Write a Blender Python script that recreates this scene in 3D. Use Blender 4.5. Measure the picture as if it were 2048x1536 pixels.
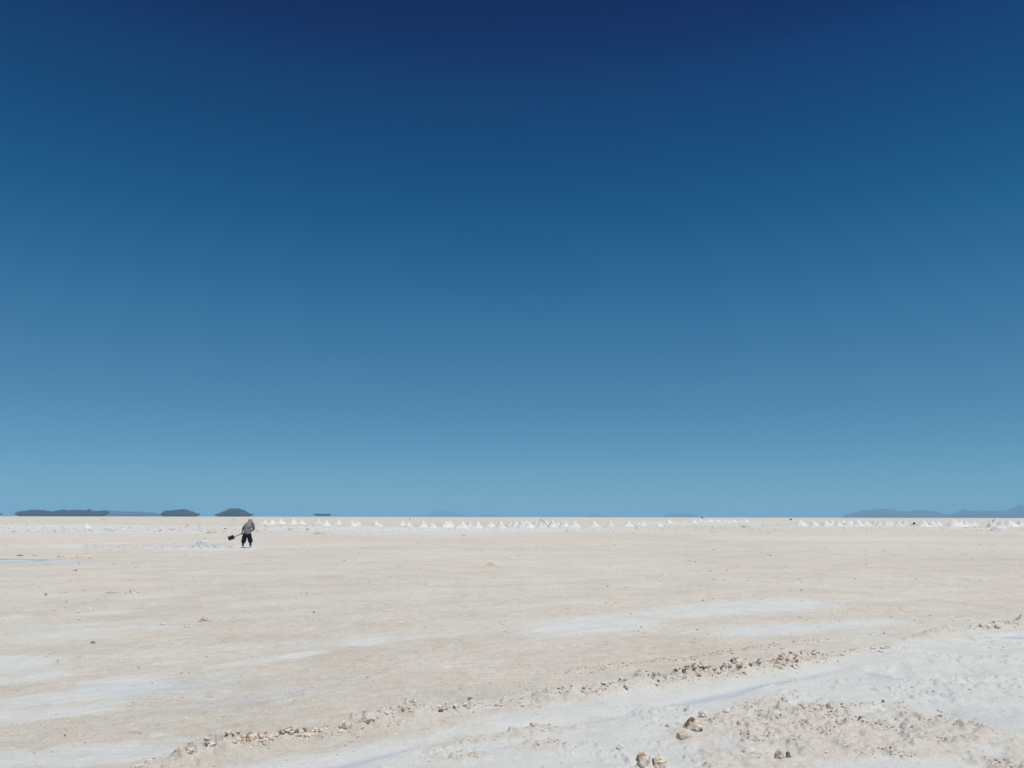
import bpy, bmesh, math, random
import numpy as np
from mathutils import Vector, Matrix, noise as mnoise
for o in list(bpy.data.objects): bpy.data.objects.remove(o)
C = bpy.context.scene.collection
SC = bpy.context.scene

# ---------------------------------------------------------------- camera
F = 1600.0                 # focal length in photo pixels (2048 wide)
CAM_H = 1.70
HORY = 1034.0
PITCH = math.atan((HORY - 768.0) / F)
ROLL = math.radians(0.10)
cam_d = bpy.data.cameras.new('camera'); cam = bpy.data.objects.new('camera', cam_d); C.objects.link(cam)
cam_d.sensor_width = 36.0; cam_d.sensor_fit = 'HORIZONTAL'; cam_d.lens = 36.0 * F / 2048.0
cam_d.clip_start = 0.1; cam_d.clip_end = 300000.0
R = (Matrix.Rotation(math.pi/2 + PITCH, 3, 'X') @ Matrix.Rotation(ROLL, 3, 'Z'))
cam.matrix_world = Matrix.Translation((0, 0, CAM_H)) @ R.to_4x4()
SC.camera = cam
RN = np.array(R)

def ray(px, py):
    return R @ Vector(((px - 1024.0)/F, -(py - 768.0)/F, -1.0))
def gnd(px, py):
    """photo pixel -> point on the ground plane"""
    d = ray(px, py)
    t = -CAM_H / d.z
    return Vector((d.x*t, d.y*t, 0.0))
def at_depth(px, py, Y):
    d = ray(px, py); t = Y / d.y
    return Vector((d.x*t, Y, CAM_H + d.z*t))

# ---------------------------------------------------------------- sky and sun
SUN_EL = math.radians(71.0); SUN_AZ = math.radians(135.0)     # azimuth from +Y towards +X
w = bpy.data.worlds.new('World'); SC.world = w; w.use_nodes = True
nt = w.node_tree; nt.nodes.clear()
sky = nt.nodes.new('ShaderNodeTexSky'); sky.sky_type = 'NISHITA'; sky.sun_disc = False
sky.sun_elevation = SUN_EL; sky.sun_rotation = SUN_AZ
sky.altitude = 3650.0; sky.air_density = 1.0; sky.dust_density = 0.0; sky.ozone_density = 3.0
# the thin dry air of a high plateau: the Nishita blue is deepened smoothly with height above the horizon
MULT = [[(0.0, 0.3679), (0.03, 0.4043), (0.08, 0.4123), (0.15, 0.3914), (0.22, 0.2991), (0.3, 0.1486), (0.4, 0.0169), (0.5, 0.0048), (0.575, 0.0058), (1.0, 0.0058)], [(0.0, 0.6456), (0.03, 0.6946), (0.08, 0.75), (0.15, 0.7964), (0.22, 0.829), (0.3, 0.7496), (0.4, 0.5567), (0.5, 0.3442), (0.575, 0.1666), (1.0, 0.1648)], [(0.0, 0.7678), (0.03, 0.7997), (0.08, 0.8308), (0.15, 0.8668), (0.22, 0.9456), (0.3, 0.9216), (0.4, 0.8247), (0.5, 0.6948), (0.575, 0.5372), (1.0, 0.5359)]]   # per channel: (sine of elevation, factor)
wtc = nt.nodes.new('ShaderNodeTexCoord'); wsep = nt.nodes.new('ShaderNodeSeparateXYZ'); nt.links.new(wtc.outputs['Generated'], wsep.inputs[0])
comb = nt.nodes.new('ShaderNodeCombineXYZ')
for k in range(3):
    fc = nt.nodes.new('ShaderNodeFloatCurve'); cv = fc.mapping.curves[0]
    cv.points[0].location = MULT[k][0]; cv.points[1].location = MULT[k][-1]
    for p_ in MULT[k][1:-1]: cv.points.new(*p_)
    fc.mapping.update(); nt.links.new(wsep.outputs[2], fc.inputs['Value']); nt.links.new(fc.outputs[0], comb.inputs[k])
mulc = nt.nodes.new('ShaderNodeVectorMath'); mulc.operation = 'MULTIPLY'
bg = nt.nodes.new('ShaderNodeBackground'); bg.inputs[1].default_value = 0.08
wo = nt.nodes.new('ShaderNodeOutputWorld')
nt.links.new(sky.outputs[0], mulc.inputs[0]); nt.links.new(comb.outputs[0], mulc.inputs[1])
nt.links.new(mulc.outputs[0], bg.inputs[0]); nt.links.new(bg.outputs[0], wo.inputs[0])
sd = bpy.data.lights.new('sun', 'SUN'); sd.energy = 3.75; sd.angle = math.radians(0.5); sd.color = (1.0, 0.965, 0.90)
so = bpy.data.objects.new('sun', sd); C.objects.link(so)
sv = Vector((math.cos(SUN_EL)*math.sin(SUN_AZ), math.cos(SUN_EL)*math.cos(SUN_AZ), math.sin(SUN_EL)))
so.rotation_euler = sv.to_track_quat('Z', 'Y').to_euler(); so.location = (0, 0, 50)
SC.view_settings.view_transform = 'Standard'; SC.view_settings.look = 'None'
SC.view_settings.exposure = 0.0; SC.view_settings.gamma = 1.0
SC.cycles.volume_bounces = 2
SC.render.resolution_x = 1024; SC.render.resolution_y = 768

# ---------------------------------------------------------------- helpers
def tag(o, label=None, cat=None, group=None, kind=None):
    if label: o['label'] = label
    if cat: o['category'] = cat
    if group: o['group'] = group
    if kind: o['kind'] = kind
    return o
def link(name, me, m=None, parent=None):
    o = bpy.data.objects.new(name, me); C.objects.link(o)
    if m is not None and len(me.materials) == 0: me.materials.append(m)
    if parent is not None: o.parent = parent
    return o
def empty(name, loc, rz=0.0):
    o = bpy.data.objects.new(name, None); C.objects.link(o)
    o.location = loc; o.rotation_euler = (0, 0, rz); o.empty_display_size = 0.2
    return o
def np_mesh(name, V, Fq, smooth=True):
    """V (n,3) float, Fq (m,k) int"""
    V = np.asarray(V, dtype=np.float32); Fq = np.asarray(Fq, dtype=np.int32)
    me = bpy.data.meshes.new(name)
    k = Fq.shape[1]
    me.vertices.add(len(V)); me.vertices.foreach_set('co', V.ravel())
    me.loops.add(Fq.size); me.loops.foreach_set('vertex_index', Fq.ravel())
    me.polygons.add(len(Fq)); me.polygons.foreach_set('loop_start', np.arange(0, Fq.size, k, dtype=np.int32))
    me.polygons.foreach_set('loop_total', np.full(len(Fq), k, dtype=np.int32))
    me.update(calc_edges=True)
    me.polygons.foreach_set('use_smooth', np.full(len(Fq), smooth, dtype=bool))
    return me

# numpy noise
def _hash(ix, iy, seed):
    h = (ix.astype(np.int64)*374761393 + iy.astype(np.int64)*668265263 + seed*1442695041) & 0xFFFFFFFF
    h = ((h ^ (h >> 13)) * 1274126177) & 0xFFFFFFFF
    h = (h ^ (h >> 16)) & 0xFFFFFFFF
    return h.astype(np.float64) / 4294967295.0
def vnoise(x, y, seed=0):
    ix = np.floor(x); iy = np.floor(y); fx = x-ix; fy = y-iy
    fx = fx*fx*fx*(fx*(fx*6-15)+10); fy = fy*fy*fy*(fy*(fy*6-15)+10)
    a = _hash(ix, iy, seed); b = _hash(ix+1, iy, seed); c = _hash(ix, iy+1, seed); d = _hash(ix+1, iy+1, seed)
    return (a*(1-fx)+b*fx)*(1-fy) + (c*(1-fx)+d*fx)*fy
def fbm(x, y, seed=0, octv=4, gain=0.5):
    s = 0.0; a = 1.0; t = 0.0; f = 1.0
    for i in range(octv):
        s = s + a*vnoise(x*f + 17.3*i, y*f - 9.1*i, seed+i*7); t += a; a *= gain; f *= 2.03
    return s/t       # 0..1
def sstep(a, b, x):
    t = np.clip((x-a)/(b-a), 0, 1); return t*t*(3-2*t)

# ---------------------------------------------------------------- materials
def mat(name, rough=0.8):
    m = bpy.data.materials.new(name); m.use_nodes = True
    b = m.node_tree.nodes['Principled BSDF']; b.inputs['Roughness'].default_value = rough
    b.inputs['Specular IOR Level'].default_value = 0.3
    return m, m.node_tree, b
def noise_mat(name, c1, c2, scale, rough=0.85, detail=6, bump=0.0, bscale=None, bdist=0.01, lo=0.35, hi=0.65, spec=0.3):
    m, t, b = mat(name, rough)
    b.inputs['Specular IOR Level'].default_value = spec
    tc = t.nodes.new('ShaderNodeTexCoord')
    n = t.nodes.new('ShaderNodeTexNoise'); n.inputs['Scale'].default_value = scale; n.inputs['Detail'].default_value = detail
    r = t.nodes.new('ShaderNodeValToRGB'); r.color_ramp.elements[0].position = lo; r.color_ramp.elements[1].position = hi
    r.color_ramp.elements[0].color = (*c1, 1); r.color_ramp.elements[1].color = (*c2, 1)
    t.links.new(tc.outputs['Object'], n.inputs['Vector']); t.links.new(n.outputs[0], r.inputs[0]); t.links.new(r.outputs[0], b.inputs['Base Color'])
    if bump:
        n2 = t.nodes.new('ShaderNodeTexNoise'); n2.inputs['Scale'].default_value = bscale or scale*3; n2.inputs['Detail'].default_value = 5
        bp = t.nodes.new('ShaderNodeBump'); bp.inputs['Strength'].default_value = bump; bp.inputs['Distance'].default_value = bdist
        t.links.new(tc.outputs['Object'], n2.inputs['Vector']); t.links.new(n2.outputs[0], bp.inputs['Height']); t.links.new(bp.outputs[0], b.inputs['Normal'])
    return m

M_SALT = noise_mat('white_salt', (0.63, 0.638, 0.61), (0.78, 0.785, 0.75), 2.2, bump=0.6, bscale=14, bdist=0.06)
M_SALT_TAN = noise_mat('tan_salt', (0.46, 0.41, 0.34), (0.64, 0.60, 0.53), 3.0, bump=0.6, bscale=14, bdist=0.05)
M_HEAP = noise_mat('lumpy_salt', (0.53, 0.55, 0.535), (0.74, 0.75, 0.73), 9.0, bump=0.8, bscale=16, bdist=0.05)
M_CL_PALE = noise_mat('pale_crust', (0.60, 0.54, 0.47), (0.74, 0.725, 0.69), 14.0, bump=0.7, bscale=60, bdist=0.01)
M_CL_TAN = noise_mat('tan_crust', (0.50, 0.38, 0.27), (0.70, 0.645, 0.57), 16.0, bump=0.7, bscale=60, bdist=0.01)
M_CL_BROWN = noise_mat('brown_crust', (0.27, 0.155, 0.08), (0.72, 0.65, 0.54), 13.0, bump=0.8, bscale=50, bdist=0.012, lo=0.41, hi=0.53)
M_CL_DARK = noise_mat('dark_shaded_crust', (0.10, 0.085, 0.07), (0.30, 0.25, 0.19), 14.0, bump=0.7, bscale=60, bdist=0.01)  # for clods mostly in shadow: their shade is put into the base colour
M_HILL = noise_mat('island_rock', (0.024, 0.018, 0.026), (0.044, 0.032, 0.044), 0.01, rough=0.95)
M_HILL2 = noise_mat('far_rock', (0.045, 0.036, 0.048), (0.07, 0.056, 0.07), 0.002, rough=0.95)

# ---------------------------------------------------------------- ground masks (world space)
def blob(X, Y, cx, cy, rx, ry, slope=-0.06, soft=0.5, warp=None):
    P = gnd(cx, cy); A = gnd(cx+rx, cy+slope*rx) - P
    B = (gnd(cx, cy-ry) - gnd(cx, cy+ry))*0.5
    det = A.x*B.y - A.y*B.x
    dx = X-P.x; dy = Y-P.y
    u = (dx*B.y - dy*B.x)/det; v = (A.x*dy - A.y*dx)/det
    d = np.sqrt(u*u+v*v)
    if warp is not None: d = d + warp
    return 1 - sstep(1-soft, 1+soft, d)
def poly_world(pts): return [(gnd(*p).x, gnd(*p).y) for p in pts]
def seg_dist(X, Y, P):
    best = np.full(X.shape, 1e9); par = np.zeros(X.shape); tot = 0.0; L = []
    for a, b in zip(P[:-1], P[1:]): L.append(math.dist(a, b))
    T = sum(L); acc = 0.0
    for (a, b), l in zip(zip(P[:-1], P[1:]), L):
        vx, vy = b[0]-a[0], b[1]-a[1]
        t = np.clip(((X-a[0])*vx + (Y-a[1])*vy)/(l*l), 0, 1)
        d = np.hypot(X-a[0]-t*vx, Y-a[1]-t*vy)
        m = d < best
        best = np.where(m, d, best); par = np.where(m, (acc+t*l)/T, par); acc += l
    return best, par
def inside(X, Y, P):
    ins = np.zeros(X.shape, bool); n = len(P)
    for i in range(n):
        x1, y1 = P[i]; x2, y2 = P[(i+1) % n]
        if y1 == y2: continue
        c = ((y1 > Y) != (y2 > Y)) & (X < (x2-x1)*(Y-y1)/(y2-y1) + x1)
        ins ^= c
    return ins
def poly_mask(X, Y, P, soft):
    d, _ = seg_dist(X, Y, P + [P[0]])
    s = np.where(inside(X, Y, P), d, -d)
    return sstep(-soft, soft, s)

RIDGE = poly_world([(-700, 1790), (100, 1600), (370, 1532), (450, 1508), (520, 1492), (600, 1482), (700, 1467), (830, 1442), (960, 1419), (1100, 1405), (1200, 1392), (1300, 1377), (1400, 1361), (1480, 1349), (1560, 1337), (1650, 1321), (1760, 1303), (1860, 1272), (1980, 1260), (2060, 1247), (2400, 1215)])
RIDGE2 = poly_world([(1120, 1352), (1250, 1336), (1400, 1318), (1500, 1303), (1640, 1285)])
TRACK = poly_world([(560, 1560), (660, 1532), (760, 1507), (870, 1483), (1000, 1462), (1150, 1440), (1290, 1420), (1400, 1397), (1500, 1375), (1600, 1354), (1680, 1338)])
WHITE_POLY = poly_world([(380, 1545), (560, 1508), (800, 1476), (960, 1436), (1200, 1400), (1420, 1366), (1640, 1330), (1740, 1304), (1850, 1277), (2048, 1262), (2500, 1230), (3500, 1260), (3500, 2500), (300, 2500)])
TAN_POLY = poly_world([(1330, 1490), (1355, 1445), (1450, 1425), (1560, 1408), (1690, 1422), (1830, 1418), (1890, 1450), (2000, 1475), (2100, 1500), (2300, 1800), (1350, 1800)])
WHITES = [(1185,1254,120,18,-.05,1),(740,1286,60,8,-.12,.9),(900,1274,150,5,-.08,.55),(612,1312,45,4,-.12,.8),(500,1326,60,5,-.15,.6),
 (1500,1216,210,15,-.06,.85),(1700,1203,140,6,-.04,.6),(1745,1249,95,9,-.05,.85),(1570,1262,150,14,-.05,.85),(1380,1226,60,5,-.06,.6),(1000,1262,120,4,-.06,.35),
 (235,1378,95,19,-.12,1),(120,1400,90,12,-.1,.7),(30,1330,85,18,-.05,.85),(20,1362,90,7,-.1,.7),(60,1432,280,16,-.12,.75),(200,1412,110,8,-.15,.6),
 (160,1250,70,4,-.05,.6),(230,1259,110,4,-.05,.7),(100,1270,120,8,-.06,.6),(20,1236,40,4,-.1,.8),(300,1194,60,3,-.05,.6),(240,1224,80,4,-.08,.5),(330,1257,80,4,-.03,.7),
 (100,1518,290,22,-.05,.85),(250,1500,200,14,-.1,.5),(900,1430,120,10,-.16,.7),(700,1462,90,8,-.16,.5),(1180,1380,160,8,-.14,.5),
 (300,1093,220,4,.0,1),(150,1090,90,2.5,.0,.7),(240,1087,60,1.6,0,.8),(560,1096,160,2.2,-.01,.5),(680,1090,150,2.2,-.02,.5),(430,1098,90,4,0,.8),
 (120,1053,330,5,.0,.9),(60,1060,260,4,.0,.8),(300,1062,200,4,.0,.8),(480,1055,260,4,.0,.7),(80,1072,150,2,.0,.5),(150,1079,120,1.3,0,.5),
 (640,1056,190,5,.0,.9),(900,1058,300,5,.0,.9),(850,1066,300,3,.0,.55),(1150,1056,200,3.5,.0,.7),(1300,1064,120,2.0,.0,.5),(1360,1047,160,4,.0,.6),(1450,1044,90,2,0,.6),
 (1780,1053,300,3,.0,.5),(1950,1058,120,3,.0,.5),(820,1112,90,2,0,.4),(1100,1105,200,2.2,0,.4),(1500,1098,200,2,0,.3),(430,1150,110,3,0,.35),(900,1165,180,3,-.02,.4),(1150,1150,200,3,-.02,.35),
 (600,1205,120,4,-.04,.35),(1000,1215,160,4,-.05,.4),(1300,1170,200,4,-.03,.4),(1750,1160,200,4,-.03,.3),(340,1330,70,3,-.12,.5),(60,1160,120,2,-.01,.3)]
TANS = [(1000,1475,130,16,-.1,.8),(1080,1500,60,10,-.05,.6),(860,1455,80,8,-.15,.6),(1140,1462,60,6,-.05,.4),(920,1520,60,9,-.05,.45),(1700,1470,120,30,0,.3)]
WETS = [(1440,1388,180,5,-.21,1),(1440,1394,60,3,-.15,1),(720,1518,100,6,-.22,.9),(1760,1352,40,4,.2,.9),(1880,1392,40,4,.1,.7),(1950,1352,60,3,.05,.7),
 (1960,1440,80,20,.1,.35),(1750,1365,60,12,.2,.35),(80,1121,110,3,0,.6),(350,1375,130,14,-.12,.35),(500,1400,180,8,-.15,.35)]

def masks(X, Y):
    r = np.hypot(X, Y)
    # streaks run along the wheel tracks close by, sideways far off
    ang = math.atan2(RIDGE[12][1]-RIDGE[6][1], RIDGE[12][0]-RIDGE[6][0])
    ca, sa = math.cos(ang), math.sin(ang)
    U = X*ca + Y*sa; Vv = -X*sa + Y*ca
    wl = (fbm(X*0.9, Y*0.9, 5, 4) - 0.5)*1.1 + (fbm(X*5, Y*5, 6, 3) - 0.5)*0.5
    wx = (fbm(X*1.2, Y*1.2, 21, 4) - 0.5)*1.0; wy = (fbm(X*1.2, Y*1.2, 22, 4) - 0.5)*1.0
    st = (fbm(U*1.2, Vv*7.0, 25, 4)-0.5)*1.1*np.exp(-r/25) + (fbm(X*0.10, Y*0.35, 26, 4)-0.5)*0.9*(1-np.exp(-r/25))
    salt = np.zeros(X.shape)
    for (cx, cy, rx, ry, s, k) in WHITES:
        salt = np.maximum(salt, k*blob(X, Y, cx, cy, rx, ry, s, 0.65, (wl*1.2 + st)*(0.45 if k >= .85 else 1)))
    bg_ = sstep(0.50, 0.72, fbm(U*0.16, Vv*0.55, 31, 4)); bg2 = sstep(0.52, 0.75, fbm(X*0.035, Y*0.045, 33, 4))
    salt = np.maximum(salt, 0.38*bg_*sstep(4, 12, r)); salt = np.maximum(salt, 0.45*bg2*sstep(15, 50, r)*(1-sstep(110, 220, r)))
    wp = poly_mask(X+wx*0.5, Y+wy*0.5, WHITE_POLY, 0.42)
    salt = np.maximum(salt, 0.93*wp)
    tan = poly_mask(X+wx*0.8, Y+wy*0.8, TAN_POLY, 0.35)*sstep(0.34, 0.58, fbm(X*2.6, Y*2.6, 41, 5)+0.03)*0.80
    for (cx, cy, rx, ry, s, k) in TANS:
        tan = np.maximum(tan, k*blob(X, Y, cx, cy, rx, ry, s, 0.6, wl*1.3))
    d, p = seg_dist(X+wx*0.10, Y+wy*0.10, RIDGE)
    d2, p2 = seg_dist(X+wx*0.1, Y+wy*0.1, RIDGE2)
    fade = 1 - 0.85*sstep(-.05, .05, (X-RIDGE[15][0]+.15)/6)*(1-sstep(-.05, .05, (X-RIDGE[17][0])/6))
    band = fade*np.exp(-(d/0.13)**2); band2 = np.exp(-(d2/0.09)**2)
    tan = np.maximum(tan, band*0.85*sstep(0.25, 0.5, fbm(U*0.8, Vv*1.5, 51, 3)))
    salt = salt*(1-tan)
    wet = np.zeros(X.shape)
    for (cx, cy, rx, ry, s, k) in WETS:
        wet = np.maximum(wet, k*blob(X, Y, cx, cy, rx, ry, s, 0.5, wl*0.7))
    dt, _ = seg_dist(X+wx*0.06, Y+wy*0.06, TRACK)
    track = np.exp(-(dt/0.16)**2)
    near = 1 - sstep(60, 160, r)
    rough = np.clip(0.25 + 0.9*tan + 0.7*band, 0, 1.3)*(1 - 0.6*wet)
    smoothness = sstep(0.3, 0.9, salt)*(1-tan)
    n1 = fbm(X*2.2, Y*2.2, 61, 5) - 0.5
    n2 = fbm(X*9, Y*9, 62, 4) - 0.5
    n3 = np.abs(fbm(X*5.5, Y*5.5, 63, 4)*2-1)
    n4 = 1 - np.abs(fbm(X*13, Y*13, 67, 3)*2-1)              # sharp little crust edges
    n5 = 1 - np.abs(fbm(X*4.3, Y*4.3, 68, 4)*2-1)
    lumps = fbm(X*17, Y*17, 69, 3)
    z = near*(n1*0.030 + n2*0.030*(0.35+rough)*(1-0.6*smoothness))
    z += near*(n4*0.010 + n5*0.014)*np.clip(0.35+rough, 0, 1.3)*(1-0.65*smoothness)
    z += near*0.022*(fbm(U*0.35, Vv*2.2, 64, 4)-0.5)
    hr = 0.03 + fbm(U*2.5, Vv*2.5, 65, 4)
    z += near*band*(0.008 + 0.085*np.clip(hr-0.38, 0, 1)*2 + 0.085*sstep(0.42, 0.68, lumps)*0.45*sstep(0.36, 0.5, hr))
    z += near*band2*(0.028*np.clip(hr-0.3, 0, 1)*2 + 0.04*np.clip(lumps-0.45, 0, 1))
    clus = sstep(0.46, 0.62, fbm(X*3.3, Y*3.3, 82, 4))
    z += near*tan*(0.006 + 0.012*clus + 0.16*np.clip(lumps-0.46, 0, 1)*clus)
    wc_ = sstep(0.54, 0.66, fbm(X*1.5, Y*1.5, 83, 4))
    z += near*wp*(1-tan)*wc_*(0.006 + 0.10*np.clip(lumps-0.50, 0, 1))
    # slanting scrapes across the white salt on the right
    sc = np.clip(fbm(U*0.7+Vv*0.9, (Vv-U*0.7)*3.2, 70, 4)-0.52, 0, 1)*wp
    z -= near*sc*0.10*blob(X, Y, 1850, 1370, 230, 60, 0.1, 0.7)
    z -= near*track*0.030
    z -= 0.012*wet*near
    # fine tread-like ripple along the wheel tracks
    z += near*0.016*(fbm(U*3.0, Vv*15.0, 72, 3)-0.5)*(1-wp)*(1-sstep(12, 30, r))
    # low relief further off so the field is not a mirror plane
    z += (fbm(X*0.12, Y*0.12, 66, 4)-0.5)*0.06*(1-sstep(200, 800, r))
    for (cx, cy, rx, ry) in ((20, 1120.6, 150, 4.2), (2075, 1275, 95, 4.5)):
        pm = blob(X, Y, cx, cy, rx, ry, 0.01, 0.35, wl*0.5); z = z*(1-0.85*pm) - 0.022*pm
    return salt, tan, wet, z

# ---------------------------------------------------------------- ground sheet
def build_ground():
    rr = [1.2]
    while rr[-1] < 3.5: rr.append(rr[-1]*1.02)
    while rr[-1] < 14: rr.append(rr[-1]*1.0024)
    while rr[-1] < 60: rr.append(rr[-1]*1.0042)
    while rr[-1] < 420: rr.append(rr[-1]*1.008)
    while rr[-1] < 90000: rr.append(rr[-1]*1.09)
    rr = np.array(rr)
    core = np.radians(np.arange(-39, 39.01, 0.075))
    outer = np.radians(np.arange(39.6, 320.9, 1.2))
    th = np.concatenate([core, outer]); n = len(th)
    X = rr[:, None]*np.sin(th)[None, :]; Y = rr[:, None]*np.cos(th)[None, :]
    salt, tan, wet, Z = masks(X.ravel(), Y.ravel())
    V = np.stack([X.ravel(), Y.ravel(), Z], 1)
    m = len(rr)
    i = np.arange(m-1)[:, None]; j = np.arange(n)[None, :]; j2 = (j+1) % n
    Q = np.stack([(i*n+j), (i*n+j2), ((i+1)*n+j2), ((i+1)*n+j)], -1).reshape(-1, 4)[:, ::-1]
    # centre fan closed with a small flat disc of quads folded to the middle
    c = len(V); V = np.vstack([V, [[0, 0, 0]]])
    fan = np.array([[c, (k+1) % n, k, k] for k in range(0)], dtype=np.int32).reshape(-1, 4)
    me = np_mesh('ground', V, Q)
    for nm, arr in (('salt', salt), ('tan', tan), ('wet', wet)):
        a = me.attributes.new(nm, 'FLOAT', 'POINT'); a.data.foreach_set('value', np.append(arr, 0).astype(np.float32))
    return me

def ground_material():
    m, t, b = mat('salt_flat', 0.85)
    N = t.nodes.new; L = t.links.new
    tc = N('ShaderNodeTexCoord')
    def attr(n): a = N('ShaderNodeAttribute'); a.attribute_name = n; return a.outputs['Fac']
    def noi(scale, detail=5, rough=0.55, vec=None):
        x = N('ShaderNodeTexNoise'); x.inputs['Scale'].default_value = scale; x.inputs['Detail'].default_value = detail; x.inputs['Roughness'].default_value = rough
        L(vec or tc.outputs['Object'], x.inputs['Vector']); return x.outputs[0]
    def ramp(src, a, bb, ca, cb):
        r = N('ShaderNodeValToRGB'); r.color_ramp.elements[0].position = a; r.color_ramp.elements[1].position = bb
        r.color_ramp.elements[0].color = (*ca, 1); r.color_ramp.elements[1].color = (*cb, 1); L(src, r.inputs[0]); return r.outputs[0]
    def mix(f, a, bb, mode='MIX'):
        x = N('ShaderNodeMix'); x.data_type = 'RGBA'; x.blend_type = mode
        if isinstance(f, float): x.inputs[0].default_value = f
        else: L(f, x.inputs[0])
        L(a, x.inputs[6]); L(bb, x.inputs[7]); return x.outputs[2]
    def math_(op, a, bb):
        x = N('ShaderNodeMath'); x.operation = op
        for k, v in enumerate((a, bb)):
            if isinstance(v, (int, float)): x.inputs[k].default_value = v
            else: L(v, x.inputs[k])
        return x.outputs[0]
    beige = ramp(noi(0.7, 6), 0.35, 0.66, (0.620, 0.590, 0.520), (0.694, 0.665, 0.600))
    fine = ramp(noi(38.0, 5, 0.7), 0.32, 0.56, (0.84, 0.825, 0.80), (1.0, 1.0, 1.0))
    beige = mix(1.0, beige, fine, 'MULTIPLY')
    specks = ramp(noi(11.0, 7, 0.72), 0.30, 0.42, (0.74, 0.68, 0.60), (1.0, 1.0, 1.0))
    beige = mix(1.0, beige, specks, 'MULTIPLY')
    broad = ramp(noi(0.05, 4), 0.35, 0.65, (0.93, 0.925, 0.92), (1.04, 1.03, 1.02))
    beige = mix(1.0, beige, broad, 'MULTIPLY')
    plates = ramp(noi(3.2, 12, 0.80), 0.36, 0.64, (0.90, 0.885, 0.865), (1.06, 1.065, 1.07))
    beige = mix(1.0, beige, plates, 'MULTIPLY')
    flecks = ramp(noi(1.7, 14, 0.74), 0.60, 0.645, (0, 0, 0), (1, 1, 1))
    dark = ramp(noi(2.6, 14, 0.76), 0.345, 0.385, (0.80, 0.765, 0.72), (1, 1, 1))
    beige = mix(1.0, beige, dark, 'MULTIPLY')
    white = ramp(noi(2.2, 7, 0.6), 0.30, 0.65, (0.600, 0.617, 0.597), (0.680, 0.695, 0.672))
    wfine = ramp(noi(30.0, 6, 0.7), 0.30, 0.48, (0.87, 0.87, 0.87), (1.0, 1.0, 1.0))
    white = mix(1.0, white, wfine, 'MULTIPLY')
    tan = ramp(noi(16.0, 6, 0.7), 0.33, 0.60, (0.555, 0.495, 0.425), (0.675, 0.65, 0.61))
    # break up the salt edge at grain scale
    s = math_('ADD', attr('salt'), math_('MULTIPLY', math_('SUBTRACT', noi(6.0, 8, 0.75), 0.5), 1.3))
    sm = N('ShaderNodeMapRange'); sm.interpolation_type = 'SMOOTHSTEP'; sm.inputs['From Min'].default_value = 0.05; sm.inputs['From Max'].default_value = 0.88
    L(s, sm.inputs['Value'])
    col = mix(math_('MAXIMUM', sm.outputs[0], math_('MULTIPLY', flecks, 0.75)), beige, white)
    tt = math_('ADD', attr('tan'), math_('MULTIPLY', math_('SUBTRACT', noi(9.0, 8, 0.7), 0.5), 1.0))
    tm = N('ShaderNodeMapRange'); tm.interpolation_type = 'SMOOTHSTEP'; tm.inputs['From Min'].default_value = 0.2; tm.inputs['From Max'].default_value = 0.95
    L(tt, tm.inputs['Value'])
    tf = math_('MULTIPLY', tm.outputs[0], math_('MINIMUM', math_('MULTIPLY', attr('tan'), 3.0), 1.0))
    col = mix(tf, col, tan)
    wetc = N('ShaderNodeRGB'); wetc.outputs[0].default_value = (0.50, 0.56, 0.62, 1)
    wf = math_('MULTIPLY', attr('wet'), 0.75)
    col = mix(wf, col, wetc.outputs[0])
    L(col, b.inputs['Base Color'])
    ro = N('ShaderNodeMapRange'); ro.inputs['To Min'].default_value = 0.88; ro.inputs['To Max'].default_value = 0.35
    L(attr('wet'), ro.inputs['Value']); L(ro.outputs[0], b.inputs['Roughness'])
    b.inputs['Specular IOR Level'].default_value = 0.25
    h = math_('ADD', math_('MULTIPLY', noi(22.0, 8, 0.7), 1.0), math_('MULTIPLY', noi(90.0, 4, 0.6), 0.3))
    bp = N('ShaderNodeBump'); bp.inputs['Strength'].default_value = 0.7; bp.inputs['Distance'].default_value = 0.03
    L(h, bp.inputs['Height']); L(bp.outputs[0], b.inputs['Normal'])
    return m
g = link('ground', build_ground(), ground_material())
tag(g, 'beige and white salt crust of the flat reaching the horizon', kind='structure')

def zground(x, y):
    return float(masks(np.array([x]), np.array([y]))[3][0])

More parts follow.
